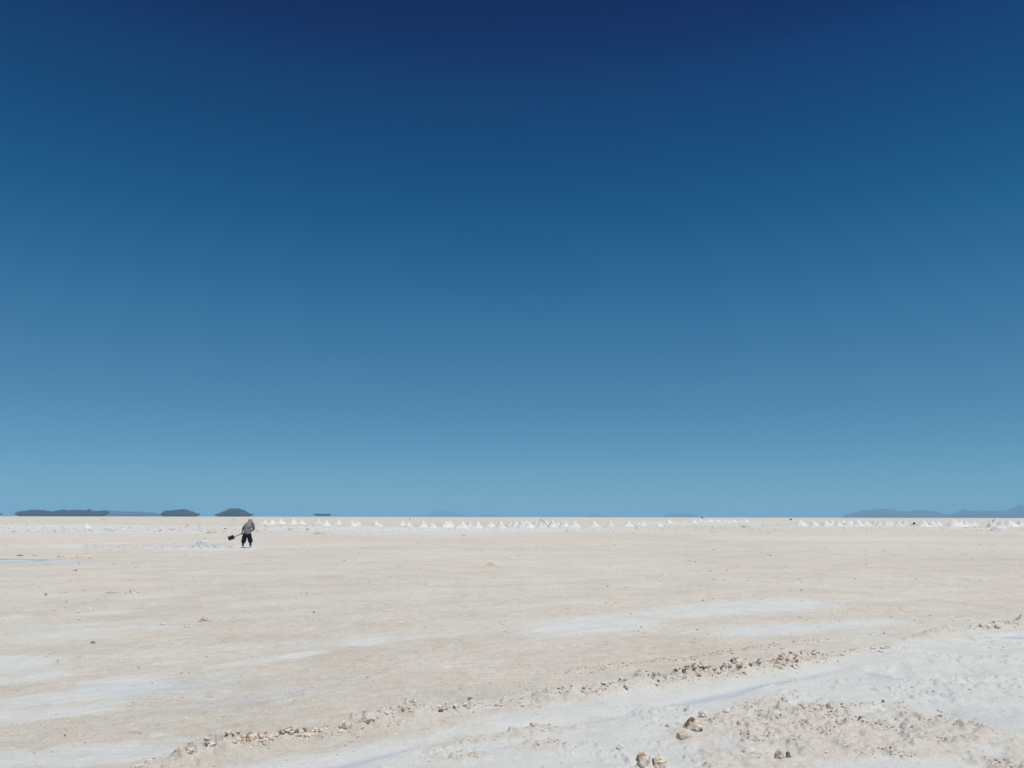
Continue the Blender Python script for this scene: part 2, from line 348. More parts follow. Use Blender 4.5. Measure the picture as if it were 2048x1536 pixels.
# ---------------------------------------------------------------- hills and islands on the horizon
def hill(name, label, top, bot_y, D, depth, m, under=0.0, seed=1):
    """top: photo outline [(x,y)..]; bot_y: level of the foot; a real ridge body of the given depth at distance D"""
    n = 90; x0, x1 = top[0][0], top[-1][0]
    xs = np.linspace(x0, x1, n); ys = np.interp(xs, [p[0] for p in top], [p[1] for p in top])
    k = 17; V = []
    for i, (x, y) in enumerate(zip(xs, ys)):
        e = min(i, n-1-i)/(n*0.5)
        y = y + (mnoise.noise((x*0.35, seed*3.1, 0))*1.2 + mnoise.noise((x*0.12, seed*3.1, 7))*1.0 + mnoise.noise((x*0.9, seed, 4))*0.6)*min(1, e*5)
        T = at_depth(x, y, D); B = at_depth(x, bot_y, D)
        zt = T.z; zb = B.z
        if under:                                      # mirage: the foot is cut back at both ends
            zb = zb + (zt-zb)*0.75*max(0, 1-min(i, n-1-i)/(n*under))**1.3
        zt = max(zt, zb + 0.3)
        wdt = depth*(0.25 + 0.75*math.sin(math.pi*(i+0.5)/n)**0.6)
        for j in range(k):
            a = math.pi*j/(k-1)
            rad = 1 + 0.12*mnoise.noise((x*0.15, j*0.45, seed))
            q_ = 1 - math.cos(a)*wdt*rad/D
            V.append((T.x*q_, D*q_, zb + (zt-zb)*(math.sin(a)**0.8)*(1 if j == k//2 else rad if rad < 1 else 1)))
    Fq = []
    for i in range(n-1):
        for j in range(k-1):
            a = i*k+j; Fq.append((a, a+k, a+k+1, a+1))
        Fq.append((i*k+k-1, (i+1)*k+k-1, (i+1)*k, i*k))
    me = np_mesh(name, V, Fq)
    return tag(link(name, me, m), label, kind='structure')
I1, I2 = 13000.0, 42000.0
hill('island', 'long low dark blue island at the far left of the horizon', [(28,1027),(36,1023),(60,1020),(84,1019.4),(104,1023),(124,1019.2),(140,1020.2),(156,1019),(170,1020.6),(178,1018.6),(186,1021.6),(200,1021.6),(214,1020.6),(219,1026)], 1033.0, I1, 420, M_HILL, 0.06, 2)
hill('island', 'dark sliver of island cut by the left edge of the view', [(-60,1026),(-30,1023),(-5,1025.5),(6,1027.5)], 1031.8, I1, 200, M_HILL, 0.12, 3)
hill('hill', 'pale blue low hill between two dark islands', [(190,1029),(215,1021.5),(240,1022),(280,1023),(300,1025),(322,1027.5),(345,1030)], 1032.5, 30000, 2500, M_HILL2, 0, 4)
hill('island', 'dark blue island with flat left shoulder, second from the left edge', [(320,1028),(327,1022.8),(336,1020.6),(346,1020.6),(356,1018.6),(365,1018),(375,1020.3),(385,1023),(401,1028.5)], 1033.6, I1, 260, M_HILL, 0.10, 5)
hill('island', 'dark blue flat topped trapezoid island above the shoveling person', [(428,1029.4),(440,1025),(452,1020.2),(460,1017.3),(468,1016.8),(480,1017),(488,1020.5),(500,1026.5),(508,1029.6)], 1033.8, I1, 260, M_HILL, 0.14, 6)
hill('island', 'small dark island floating just above the horizon line in the mirage', [(627,1029),(631,1027.6),(640,1027.2),(646,1027.8),(652,1027.2),(658,1028),(664,1029.4)], 1031.6, I1, 130, M_HILL, 0.16, 7)
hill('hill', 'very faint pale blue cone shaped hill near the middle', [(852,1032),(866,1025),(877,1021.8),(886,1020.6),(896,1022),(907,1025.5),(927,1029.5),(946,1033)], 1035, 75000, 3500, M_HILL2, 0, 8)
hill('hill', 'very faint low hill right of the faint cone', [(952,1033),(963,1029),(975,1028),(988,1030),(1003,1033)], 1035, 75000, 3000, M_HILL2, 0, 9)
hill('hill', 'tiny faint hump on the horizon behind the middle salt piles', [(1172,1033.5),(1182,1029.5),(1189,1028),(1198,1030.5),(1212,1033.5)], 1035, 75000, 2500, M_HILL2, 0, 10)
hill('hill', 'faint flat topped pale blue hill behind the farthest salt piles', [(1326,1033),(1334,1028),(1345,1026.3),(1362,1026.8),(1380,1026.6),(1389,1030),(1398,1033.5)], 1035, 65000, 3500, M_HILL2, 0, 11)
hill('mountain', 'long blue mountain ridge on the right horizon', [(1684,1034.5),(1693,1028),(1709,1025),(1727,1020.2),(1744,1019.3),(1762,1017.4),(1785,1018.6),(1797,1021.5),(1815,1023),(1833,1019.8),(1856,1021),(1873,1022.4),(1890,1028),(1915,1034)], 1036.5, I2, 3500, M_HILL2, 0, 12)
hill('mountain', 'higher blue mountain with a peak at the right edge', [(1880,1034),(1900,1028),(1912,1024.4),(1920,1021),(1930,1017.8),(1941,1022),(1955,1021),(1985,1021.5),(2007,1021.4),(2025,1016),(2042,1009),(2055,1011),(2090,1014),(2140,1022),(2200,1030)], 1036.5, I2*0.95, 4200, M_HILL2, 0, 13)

# ---------------------------------------------------------------- salt piles
def pile_mesh(seed, lumpy=0.0, blunt=0.0):
    """unit pile: height 1, half width 1, with a straight repose slope and uneven foot"""
    rnd = random.Random(seed); n = 40; k = 22; V = []; ax, ay = rnd.uniform(-.10, .06), rnd.uniform(-.08, .08)
    for i in range(k):
        t = i/(k-1)                                    # 0 apex .. 1 foot
        for j in range(n):
            a = 2*math.pi*j/n
            p = (math.cos(a)*1.3+seed*3, math.sin(a)*1.3, t*1.6)
            nr = mnoise.noise(p)*0.16 + mnoise.noise((p[0]*3, p[1]*3, p[2]*4))*0.07 + lumpy*mnoise.noise((p[0]*5, p[1]*5, p[2]*7))*0.25
            r = (t**(0.96-0.28*blunt))*(1 + nr)
            if t > 0.85: r += (t-0.85)*0.9
            z = (1-t)*(1 - 0.10*t)
            if t > 0.9: z = max(z*0.6, -0.03)
            if i == k-1: z = -0.08
            z += lumpy*0.10*mnoise.noise((p[0]*6, p[1]*6, p[2]*9))*t
            z *= 1 - blunt*0.25*max(0, 1-t*4)
            V.append((ax*(1-t) + r*math.cos(a), ay*(1-t) + r*math.sin(a), z))
    Fq = [(i*n+j, (i+1)*n+j, (i+1)*n+(j+1) % n, i*n+(j+1) % n) for i in range(k-1) for j in range(n)]
    return np_mesh('salt_pile', V, Fq)
PM = [pile_mesh(s, 0.15+0.06*s) for s in range(8)]; PL = [pile_mesh(20+s, 0.8, 0.6) for s in range(4)]
for me in PM: me.materials.append(M_SALT)
for me in PL: me.materials.append(M_HEAP)
PT = [pile_mesh(30+s, 0.9, 1.0) for s in range(3)]
for me in PT: me.materials.append(M_SALT_TAN)
prand = random.Random(5); FEET = []
def place_pile(ax, ay, by, wd, label, group, kind='c', name='salt_pile'):
    # wd: full width of the foot in photo pixels
    P = gnd(ax, by); D = P.y
    H = at_depth(ax, ay, D).z
    H = max(H, 0.12)
    me = prand.choice({'c': PM, 'l': PL, 't': PT}[kind])
    o = link(name, me); hw = wd*0.5*D/F
    o.location = (P.x, D + hw*0.5, zground(P.x, D)); o.scale = (hw*0.93, hw*0.9*prand.uniform(.9, 1.15), H*1.02)
    o.rotation_euler = (prand.uniform(-.05, .05), prand.uniform(-.06, .06), prand.uniform(-2.5, 2.5))
    FEET.append((P.x, D+hw*.5, hw))
    return tag(o, label, 'salt pile', group)
ORD = ['first','second','third','fourth','fifth','sixth','seventh','eighth','ninth','tenth','eleventh','twelfth','thirteenth','fourteenth','fifteenth','sixteenth','seventeenth','eighteenth','nineteenth','twentieth']
SEC = {
 'A': ([(528,1038,1048,11),(541,1037,1049.4,16),(559,1036.6,1048,16),(584,1036,1049,18),(601,1037,1048.4,15),(635,1036.7,1048,13),(650,1039,1052,17),(675,1038,1048.6,14),(697.6,1040.6,1048.8,9),(704,1040,1053,16),(713,1038.6,1050.5,13),(746,1040.5,1052,10),(751,1039,1052.2,14),(759,1045,1053,11)],
       'white salt pile, {} to the right of the shoveling person'),
 'B': ([(804,1041,1052,15),(816.5,1043.5,1052.5,14),(845,1040,1055,16),(864,1045,1056,16),(891,1041,1055.6,21),(899,1040.6,1053,18),(923,1042,1057,21),(939,1040.6,1053,14),(955,1042,1056.4,21),(981,1042,1054.2,16),(1001,1041,1056.3,20),(1020,1040.6,1053,12),(1032,1040,1053.6,15),(1043,1041,1054.4,15),(1051,1038.6,1048,12),(1058,1042.4,1056,20),(1072,1038,1052.5,12)],
       'white salt pile, {} in the crowded middle row left of the pole'),
 'C': ([(1092,1040.6,1051.5,14),(1105,1039,1054.3,15),(1116.5,1044.6,1052,12),(1125.5,1040.6,1053.5,12),(1131,1040.6,1053.6,14),(1148.7,1041,1055,18),(1189,1040.6,1053.6,17),(1221,1040.6,1052.2,13),(1257,1041,1053,19),(1277,1042.6,1050.2,10),(1286,1038.6,1052.2,14),(1319,1044,1053,14)],
       'white salt pile, {} to the right of the pole covered pile'),
 'D': ([(1327,1041,1045.8,6),(1338,1036.8,1046,13),(1370,1042.6,1045.4,4),(1388,1037.8,1046,12),(1400.6,1037,1041.5,7),(1410.5,1040.4,1044.2,8),(1422,1037.8,1043.4,10),(1436,1038,1043.6,10),(1449.5,1038.4,1042.2,6),(1459,1041,1043.6,9),(1469,1038.4,1043,10),(1485.6,1040.4,1043.2,9),(1492,1037,1043.6,11)],
       'tiny distant white salt pile, {} from left in the farthest cluster'),
 'E': ([(1604,1039.3,1052,22),(1630,1040.4,1051.8,17),(1649,1040.4,1047.6,10),(1656,1040.4,1051.8,21),(1666,1041,1048.6,14),(1678,1040.4,1051.8,16),(1689.6,1041,1046.4,12),(1698,1041,1051.8,15),(1704,1040,1049,12),(1719,1038.2,1051.8,19),(1734,1040,1051,17),(1752,1039,1051,14),(1760,1042,1051.4,13),(1774.5,1041,1051.8,12),(1782,1040.4,1051.2,17),(1799,1041,1052.4,15)],
       'greyish white salt pile, {} from left in the right hand row'),
 'F': ([(1850,1037.8,1053,22),(1860,1041,1051,14),(1868.7,1040,1053,18),(1878.6,1040,1051.6,14),(1915,1037.8,1053.6,29),(1926,1039.5,1050,16),(1936,1041.8,1052.8,18),(1951,1041,1051.6,16),(2006,1040,1056.5,18),(2027,1039.5,1053.6,25),(2044,1039.5,1053,16)],
       'greyish white salt pile, {} right of the lying shovel'),
}
for key, (rows, lab) in SEC.items():
    for i, (ax, ay, by, wd) in enumerate(rows):
        place_pile(ax, ay, by, wd*1.42, lab.format(ORD[i]), 'salt piles in the long row below the horizon')
pole_pile = place_pile(1081, 1038.6, 1055.2, 20, 'white salt pile with a dark pole leaning down its right slope', 'salt piles in the long row below the horizon')
shovel_pile = place_pile(1812, 1039.2, 1052.4, 18, 'greyish salt pile right behind the lying dark shovel', 'salt piles in the long row below the horizon')
stick_pile = place_pile(1988, 1040, 1056, 26, 'broad salt pile with a dark stick on its top', 'salt piles in the long row below the horizon')
G2 = 'scattered salt piles left of the person'
place_pile(56, 1040.2, 1046.6, 13, 'small blunt white salt pile alone near the left edge', G2, 'l')
place_pile(171, 1045, 1056, 19, 'taller pointed white salt pile left of two low ones', G2)
place_pile(214, 1053, 1061, 34, 'low broad rubbly salt heap between two pointed piles', G2, 'l')
place_pile(244, 1052, 1060.6, 13, 'small pointed white salt pile at right of the rubbly heap', G2)
place_pile(357, 1041, 1046.2, 9, 'tiny white salt pile below the second dark island', G2, 'l')
place_pile(403, 1042.4, 1046.6, 8, 'tiny white salt pile between two dark islands', G2, 'l')
place_pile(374, 1048, 1052.5, 9, 'tiny pinkish tan salt mound below the second dark island', G2, 't')
place_pile(207, 1037, 1040.5, 8, 'tiny pale mound close under the long left island', G2, 't')
place_pile(466, 1036.8, 1041.2, 11, 'dark brownish mound just left of the persons hat', G2, 't', 'salt_mound')
place_pile(420, 1060, 1066.5, 22, 'low tan salt mound left of the person', G2, 't', 'salt_mound')
place_pile(635, 1062.5, 1070, 26, 'low tan salt mound below the sharp white piles', G2, 't', 'salt_mound')
place_pile(580, 1055, 1060, 15, 'small flat tan mound below the first white piles', G2, 't', 'salt_mound')
place_pile(1490, 1050, 1055, 15, 'small tan mound below the farthest salt piles', G2, 't', 'salt_mound')
place_pile(2000, 1050, 1062.6, 32, 'nearer grey rubbly salt heap in front of the right row', G2, 'l')

# the fresh heap beside the person, built of shovelled lumps
def ico(sub):
    bm = bmesh.new(); bmesh.ops.create_icosphere(bm, subdivisions=sub, radius=1.0)
    V = np.array([v.co[:] for v in bm.verts]); Fq = np.array([[v.index for v in f.verts] for f in bm.faces]); bm.free()
    return V, Fq
ICO1, ICO2, ICO3 = ico(1), ico(2), ico(3)
def lump(base, rnd, amp=0.3, freq=1.3):
    V, Fq = base; off = Vector((rnd.uniform(-50, 50), rnd.uniform(-50, 50), rnd.uniform(-50, 50)))
    out = np.empty_like(V)
    for i, v in enumerate(V):
        p = Vector(v)*freq + off
        d = mnoise.noise(p)*amp*1.4 + mnoise.noise(p*2.7)*amp*0.6
        cell = mnoise.cell(p*1.5)*amp*0.25
        out[i] = v*(1 + d + cell)
    return out
rs = random.Random(11)
CH = [lump(ICO1, rs, 0.6) for _ in range(24)]; CH2 = [lump(ICO2, rs, 0.35, 1.6) for _ in range(24)]
def scatter_mesh(name, items, detail=1):
    """items: (x,y,z,size,flat,variant) -> one mesh"""
    src = CH if detail == 1 else CH2; Fq = (ICO1 if detail == 1 else ICO2)[1]
    Vs = []; Fs = []; off = 0
    for (x, y, z, s, fl, rot, k) in items:
        v = src[k % 24]; c, sn = math.cos(rot), math.sin(rot)
        q = np.stack([(v[:, 0]*c - v[:, 1]*sn)*s + x, (v[:, 0]*sn + v[:, 1]*c)*s + y, v[:, 2]*s*fl + z], 1)
        Vs.append(q); Fs.append(Fq + off); off += len(v)
    return np_mesh(name, np.vstack(Vs), np.vstack(Fs), smooth=False)
def fresh_heap():
    P = gnd(405, 1097); root = pile_mesh(77, 1.0, 0.7)
    D = P.y; hw = 26*D/F; H = at_depth(405, 1075.5, D).z
    o = link('salt_heap', root, M_HEAP); o.location = (P.x, D+hw*.4, 0); o.scale = (hw, hw*0.8, H)
    tag(o, 'rough fresh heap of white salt lumps at the left of the person', 'salt heap')
    rnd = random.Random(3); it = []
    for _ in range(420):
        a = rnd.uniform(0, 2*math.pi); r = rnd.random()**0.6*1.15
        z = max(0, 1-r)*0.93
        s = rnd.uniform(0.015, 0.05)
        it.append((math.cos(a)*r*hw, math.sin(a)*r*hw*0.8, z*H, s, 0.8, rnd.uniform(0, 6), rnd.randrange(24)))
    me = scatter_mesh('salt_lumps', it)
    c = link('salt_lumps', me, M_HEAP, o); c.matrix_parent_inverse = Matrix.Identity(4)
    c.scale = (1/hw, 1/(hw*0.8), 1/H)
    tag(c, kind='stuff')
fresh_heap()

# ---------------------------------------------------------------- crumbs of crust (countless)
def crumbs():
    rnd = random.Random(8); nr = np.random.default_rng(4)
    tanL, paleL, brownL = [], [], []
    # along the ridge thrown up by the wheels
    segs = [(RIDGE[i], RIDGE[i+1]) for i in range(len(RIDGE)-1)]
    dens = {2: 130, 3: 200, 4: 200, 5: 200, 6: 170, 7: 90, 8: 60, 9: 60, 10: 80, 11: 140, 12: 200, 13: 210, 14: 190, 15: 18, 16: 14, 17: 40, 18: 110, 1: 60, 0: 40}
    def clump(x, y): return float(fbm(np.array([x*2.2]), np.array([y*2.2]), 71, 3)[0])
    for i, (a, b) in enumerate(segs):
        L = math.dist(a, b)
        for _ in range(int(3.2*dens.get(i, 100)*min(1.0+L*0.8, 4))):
            t = rnd.random(); off = rnd.gauss(0, 0.075)
            nx, ny = -(b[1]-a[1])/L, (b[0]-a[0])/L
            x = a[0]+(b[0]-a[0])*t+nx*off; y = a[1]+(b[1]-a[1])*t+ny*off
            cl = clump(x, y)
            if rnd.random() > (cl-0.22)*3.2: continue
            s = 0.003 + 0.017*rnd.random()**5*(1.5 if cl > 0.55 else 1)
            brown = i in (2, 3, 4, 5, 6, 11, 12, 13, 14)
            q = rnd.random()
            L_ = brownL if (brown and q < (0.32 if i < 6 else 0.2)) else tanL if q < (0.6 if brown else 0.2) else paleL
            L_.append([x, y, s*0.12, s, rnd.uniform(.5, .85), rnd.uniform(0, 6), rnd.randrange(24)])
    # second, fainter line
    for a, b in zip(RIDGE2[:-1], RIDGE2[1:]):
        for _ in range(150):
            t = rnd.random(); x = a[0]+(b[0]-a[0])*t+rnd.gauss(0, .06); y = a[1]+(b[1]-a[1])*t+rnd.gauss(0, .07)
            s = 0.004+0.014*rnd.random()**3; (tanL if rnd.random() < .5 else paleL).append([x, y, s*.3, s, .6, rnd.uniform(0, 6), rnd.randrange(24)])
    # rough tan patch and the whole field
    N = 130000
    px = nr.uniform(-300, 2350, N); py = 1062 + 480*nr.random(N)**1.0
    px[60000:] = nr.uniform(820, 2250, 70000); py[60000:] = nr.uniform(1400, 1560, 70000)
    P = np.array([gnd(a, b)[:2] for a, b in zip(px, py)]); X, Y = P[:, 0], P[:, 1]
    salt, tan, wet, z = masks(X, Y)
    cl2 = fbm(X*3.3, Y*3.3, 82, 4); cl = fbm(X*1.1, Y*1.1, 81, 4); keep = nr.random(N)
    for k in range(N):
        r = math.hypot(X[k], Y[k])
        if k >= 60000 and tan[k] < 0.25: continue
        if tan[k] > 0.25: p = max(0, (cl2[k]-0.50)*4.0)*tan[k]
        else: p = 0.30*max(0, (cl[k]-0.40)*4)*(0.5 if salt[k] > .6 else 1)
        if wet[k] > 0.4: p *= 0.1
        if keep[k] > p: continue
        s = (0.0024 + 0.010*rnd.random()**6)*(1 + min(max(r-6, 0), 40)*0.14)
        q = rnd.random()
        L_ = paleL if q < (0.8 if salt[k] > .5 else .66) else tanL if q < 0.975 else brownL
        L_.append([X[k], Y[k], s*0.1, s, rnd.uniform(.4, .75), rnd.uniform(0, 6), rnd.randrange(24)])
    # coarser lumps in the brown stretches of the ridge
    for i in (2, 3, 4, 5, 6, 11, 12, 13):
        a, b = segs[i]; L = math.dist(a, b)
        for _ in range(int(12*L) + 3):
            t = rnd.random(); x = a[0]+(b[0]-a[0])*t+rnd.gauss(0, .05); y = a[1]+(b[1]-a[1])*t+rnd.gauss(0, .06)
            s = rnd.uniform(.010, .030)*(1 if rnd.random() < .8 else 1.4); q = rnd.random()
            (brownL if q < .3 else tanL if q < .7 else paleL).append([x, y, 0.0, s, rnd.uniform(.5, .8), rnd.uniform(0, 6), rnd.randrange(24)])
    for (fx, fy, hw_) in FEET:
        for _ in range(16):
            a_ = rnd.uniform(0, 2*math.pi); q_ = hw_*rnd.uniform(.9, 1.35); s = rnd.uniform(.03, .09)
            (paleL if rnd.random() < .7 else tanL).append([fx+math.cos(a_)*q_, fy+math.sin(a_)*q_, 0, s, .6, rnd.uniform(0, 6), rnd.randrange(24)])
    # salt dug over round the piles, far off
    for _ in range(5200):
        if rnd.random() < .3: p = gnd(rnd.uniform(-40, 520), rnd.uniform(1044, 1064))
        else: p = gnd(rnd.uniform(500, 2150), 1047 + abs(rnd.gauss(0, 7)))
        if float(p.y) < 20: continue
        s = rnd.uniform(.03, .10)*(1 if rnd.random() < .9 else 1.8)
        (paleL if rnd.random() < .5 else tanL if rnd.random() < .8 else brownL).append([p.x, p.y, s*.2, s, rnd.uniform(.35, .7), rnd.uniform(0, 6), rnd.randrange(24)])
    # scraped strip left of the person
    for _ in range(1500):
        p = gnd(rnd.uniform(165, 470), rnd.gauss(1092, 3.0)); s = rnd.uniform(.008, .035)
        paleL.append([p.x, p.y, s*.3, s, .7, rnd.uniform(0, 6), rnd.randrange(24)])
    for name, L_, m, lab in (('salt_crumbs', paleL, M_CL_PALE, 'pale crumbs of salt crust strewn over the flat'),
                        ('crust_crumbs', tanL, M_CL_TAN, 'tan crumbs of crust along the wheel tracks and over the flat'),
                        ('brown_crumbs', brownL, M_CL_BROWN, 'brown crumbs of wet crust thrown up along the track')):
        A = np.array([[q[0], q[1]] for q in L_]); zz = masks(A[:, 0], A[:, 1])[3]
        for q, zv in zip(L_, zz): q[2] += float(zv)
        tag(link(name, scatter_mesh(name, L_), m), lab, 'salt crumbs', kind='stuff')
crumbs()

# ---------------------------------------------------------------- single clods
def clod(cx, by, wd, ht, mtl, label, cat='salt clod', sub=ICO3, amp=0.34, freq=1.5, name='salt_clod', group=None):
    rnd = random.Random(int(cx*7+by*13)); P = gnd(cx, by); D = P.y
    sx = wd*0.5*D/F; sz = ht*0.62*D/F
    base = ICO2; big = wd > 14
    nl = 5 if big else 3
    if wd/ht > 2.2: nl += 3
    Vs, Fs, off = [], [], 0
    for q in range(nl):
        b_ = ICO3 if (big and q < 2) else ICO2
        L1 = lump(b_, rnd, amp, freq); L2 = lump(b_, rnd, amp*0.9, freq*2.6)
        Lm = L1*0.6 + L2*0.4
        # chip flat facets off it so it reads as broken crust
        for _ in range(5):
            nv = np.array([rnd.gauss(0, 1), rnd.gauss(0, 1), rnd.gauss(0, .7)]); nv /= np.linalg.norm(nv); dd = rnd.uniform(.70, .95)
            ov = np.maximum(Lm @ nv - dd, 0); Lm = Lm - ov[:, None]*nv[None, :]*0.9
        f = 0.98 if q == 0 and wd/ht < 2.2 else rnd.uniform(.28, .55)
        ox = 0 if q == 0 else rnd.uniform(-.8, .8)*(1-f*.5); oy = 0 if q == 0 else rnd.uniform(-.7, .7)
        Vs.append(Lm*np.array([sx*f, sx*f*rnd.uniform(.7, 1.0), sz*(f if q else 1)]) + np.array([ox*sx, oy*sx, 0 if q == 0 else -sz*(1-f)*.45]))
        Fs.append(b_[1] + off); off += len(Lm)
    V = np.vstack(Vs); zb = -0.45*sz
    me = np_mesh(name, V, np.vstack(Fs), smooth=False)
    o = link(name, me, mtl); o.location = (P.x, D + sx*0.3, zground(P.x, D) - zb*0.8)
    return tag(o, label, cat, group)
B_, T_, P_, K_ = M_CL_BROWN, M_CL_TAN, M_CL_PALE, M_CL_DARK
for a in [
 (1388,1466,36,28,B_,'largest foreground salt block, cream with a dark brown hollow'),
 (1368,1486,26,17,T_,'round tan salt clod just below the largest salt block'),
 (1241,1505,22,12,P_,'small pale salt clod alone on smooth white salt, front centre'),
 (1288,1544,27,24,B_,'left of the two brown clods at the bottom edge'),
 (1320,1544,29,24,B_,'right of the two brown clods at the bottom edge'),
 (1570,1414,14,10,T_,'small brownish clod on the upper rim of the rough tan patch'),
 (1627,1420,14,7,T_,'flat tan clod on the rim of the rough patch, next along rightward'),
 (1662,1432,15,12,T_,'round greyish clod at the right end of the patch rim'),
 (1479,1471,9,9,T_,'small dark clod right of the largest salt block'),
 (1500,1513,28,13,P_,'flat grey clod in the rough patch near the bottom'),
 (1561,1531,18,17,T_,'round tan clod at the bottom right of centre'),
 (1578,1528,11,13,K_,'small darker clod touching a round tan one at the bottom'),
 (1336,1460,9,6,T_,'tiny brown clod on white salt left of the largest block'),
 (1374,1430,10,9,T_,'tiny peaked clod above the largest salt block'),
 (1410,1444,22,12,P_,'pale crumbly clod behind the largest salt block'),
 (1455,1436,16,9,P_,'low pale clod on the left rim of the rough patch'),
 (1610,1430,16,8,T_,'low ragged clod lying inside the upper rough patch'),
 (380,1529,22,11,B_,'brown clod at the lower left end of the crust ridge'),
 (470,1508,24,13,B_,'reddish brown clod on the lower left part of the ridge'),
 (503,1499,30,18,B_,'big reddish brown clod on the left part of the ridge'),
 (540,1494,22,14,T_,'tan clod right beside the biggest reddish ridge clod'),
 (585,1484,22,12,T_,'rounded tan clod in the left half of the ridge'),
 (648,1476,22,9,B_,'dark flat clod where the left ridge thins out'),
 (692,1472,22,17,T_,'tall peaked tan clod standing on the ridge'),
 (730,1468,18,11,T_,'last tan clod at the right end of the left ridge'),
 (855,1430,20,10,P_,'pale crumbly clod on the whitish middle of the ridge'),
 (940,1419,11,7,K_,'small round grey clod on the whitish middle of the ridge'),
 (1073,1431,18,7,P_,'flat pale clod on white salt below the middle ridge'),
 (1340,1371,26,9,T_,'low tan clod at the start of the right brown ridge'),
 (1405,1361,24,10,T_,'tan clod in the middle of the right brown ridge'),
 (1474,1352,28,14,B_,'darkest brown clod on the right part of the ridge'),
 (1560,1340,26,9,T_,'low tan clod toward the right ridge end'),
 (1633,1325,24,8,B_,'flat brown clod at the right tip of the ridge'),
 (90,1192,11,5,K_,'small dark flat clod alone on the left plain'),
 (122,1188,8,4,T_,'tiny clod right of a small dark one on the left plain'),
 (222,1187,24,6,T_,'ragged brown crust clump, left one of a pair'),
 (262,1187,30,9,T_,'ragged brown crust clump with pinkish base, right one of a pair'),
 (150,1144,9,3.5,K_,'tiny dark clod below the blue brine pool'),
 (185,1290,9,4.5,K_,'tiny dark clod alone on the beige left foreground'),
 (407,1244,26,9,T_,'ragged broken crust clump left of centre'),
 (372,1257,12,6,T_,'small dark clod left below a ragged crust clump'),
 (325,1251,9,6,P_,'small bright white clod left of the ragged crust clump'),
 (120,1114,22,4.5,T_,'crust lump on the far rim of the blue pool'),
 (155,1117,30,5,B_,'brown crust lump at the right end of the pool rim'),
 (180,1118,10,4,T_,'small crust lump just beyond the pool rim end'),
 (40,1113,12,4,K_,'dark crust lump on the pool rim at far left'),
 (68,1112.5,8,4,T_,'small pointed crust lump behind the blue pool'),
 (983,1131,16,5,T_,'small lone crust clod in the middle distance, centre'),
 (614.6,1059.5,4.5,3.4,K_,'tiny black lump below the sharp white piles'),
 (450,1058,5,2.6,K_,'tiny black lump left of the persons shoulder'),
 (1537,1067,9,3,T_,'tiny grey clod right of centre below the horizon'),
 (1582,1040.5,4,5,K_,'tiny dark lump alone near the horizon, left of the right row'),
 (1972,1262,22,11,P_,'pale jagged clod at the left end of the right edge ridge'),
 (1997,1263,12,8,T_,'brown clod beside a jagged pale one near the right edge'),
 (1772,1305,9,6,T_,'small dark clod on the white salt at right'),
 (1767,1411,7,6,K_,'tiny dark clod above the right part of the rough patch'),
 (1880,1424,11,6,T_,'small flat clod on blue grey salt at right'),
 (1705,1437,12,8,T_,'small clod inside the right part of the rough patch'),
 (1806,1461,12,5,T_,'small flat brown clod in the rough patch far right'),
]: clod(*a, group='single salt clods on the flat')

# ---------------------------------------------------------------- brine pools
def pool(name, pts, label, seed):
    P = poly_world(pts); bm = bmesh.new(); n = len(P); out = []
    for i in range(n):
        a, b = P[i], P[(i+1) % n]; L = math.dist(a, b); k = max(2, int(L/0.12))
        for j in range(k):
            t = j/k; x = a[0]+(b[0]-a[0])*t; y = a[1]+(b[1]-a[1])*t
            q = mnoise.noise((x*1.1, y*1.1, seed))*0.30 + mnoise.noise((x*4, y*4, seed))*0.12
            out.append((x+q, y+q*1.3, 0.0))
    f = bm.faces.new([bm.verts.new(v) for v in out]); bmesh.ops.triangulate(bm, faces=[f])
    me = bpy.data.meshes.new(name); bm.to_mesh(me); bm.free()
    o = link(name, me, M_WATER)
    return tag(o, label, kind='structure')
m, t, b = mat('brine', 0.06); M_WATER = m
b.inputs['Base Color'].default_value = (0.53, 0.58, 0.60, 1); b.inputs['IOR'].default_value = 1.34; b.inputs['Specular IOR Level'].default_value = 0.5
tc = t.nodes.new('ShaderNodeTexCoord'); nn = t.nodes.new('ShaderNodeTexNoise'); nn.inputs['Scale'].default_value = 2.5; nn.inputs['Detail'].default_value = 3
bp = t.nodes.new('ShaderNodeBump'); bp.inputs['Strength'].default_value = 0.10; bp.inputs['Distance'].default_value = 0.05
rg = t.nodes.new('ShaderNodeMapRange'); rg.inputs['From Min'].default_value = 0.38; rg.inputs['From Max'].default_value = 0.56; rg.inputs['To Min'].default_value = 0.05; rg.inputs['To Max'].default_value = 0.75
n3 = t.nodes.new('ShaderNodeTexNoise'); n3.inputs['Scale'].default_value = 0.5; n3.inputs['Detail'].default_value = 6
t.links.new(tc.outputs['Object'], n3.inputs['Vector']); t.links.new(n3.outputs[0], rg.inputs['Value']); t.links.new(rg.outputs[0], b.inputs['Roughness'])
t.links.new(tc.outputs['Object'], nn.inputs['Vector']); t.links.new(nn.outputs[0], bp.inputs['Height']); t.links.new(bp.outputs[0], b.inputs['Normal'])
p = pool('brine_pool', [(-200, 1126), (-200, 1113), (0, 1113), (120, 1114), (220, 1119), (180, 1127), (60, 1129), (10, 1129)], 'shallow blue brine pool at the left edge', 1)
p.location.z = -0.008
p = pool('brine_pool', [(1975, 1276), (2000, 1268), (2060, 1266), (2190, 1268), (2190, 1284), (2060, 1284), (2000, 1282)], 'small blue brine puddle at the right edge', 2)
p.location.z = -0.008

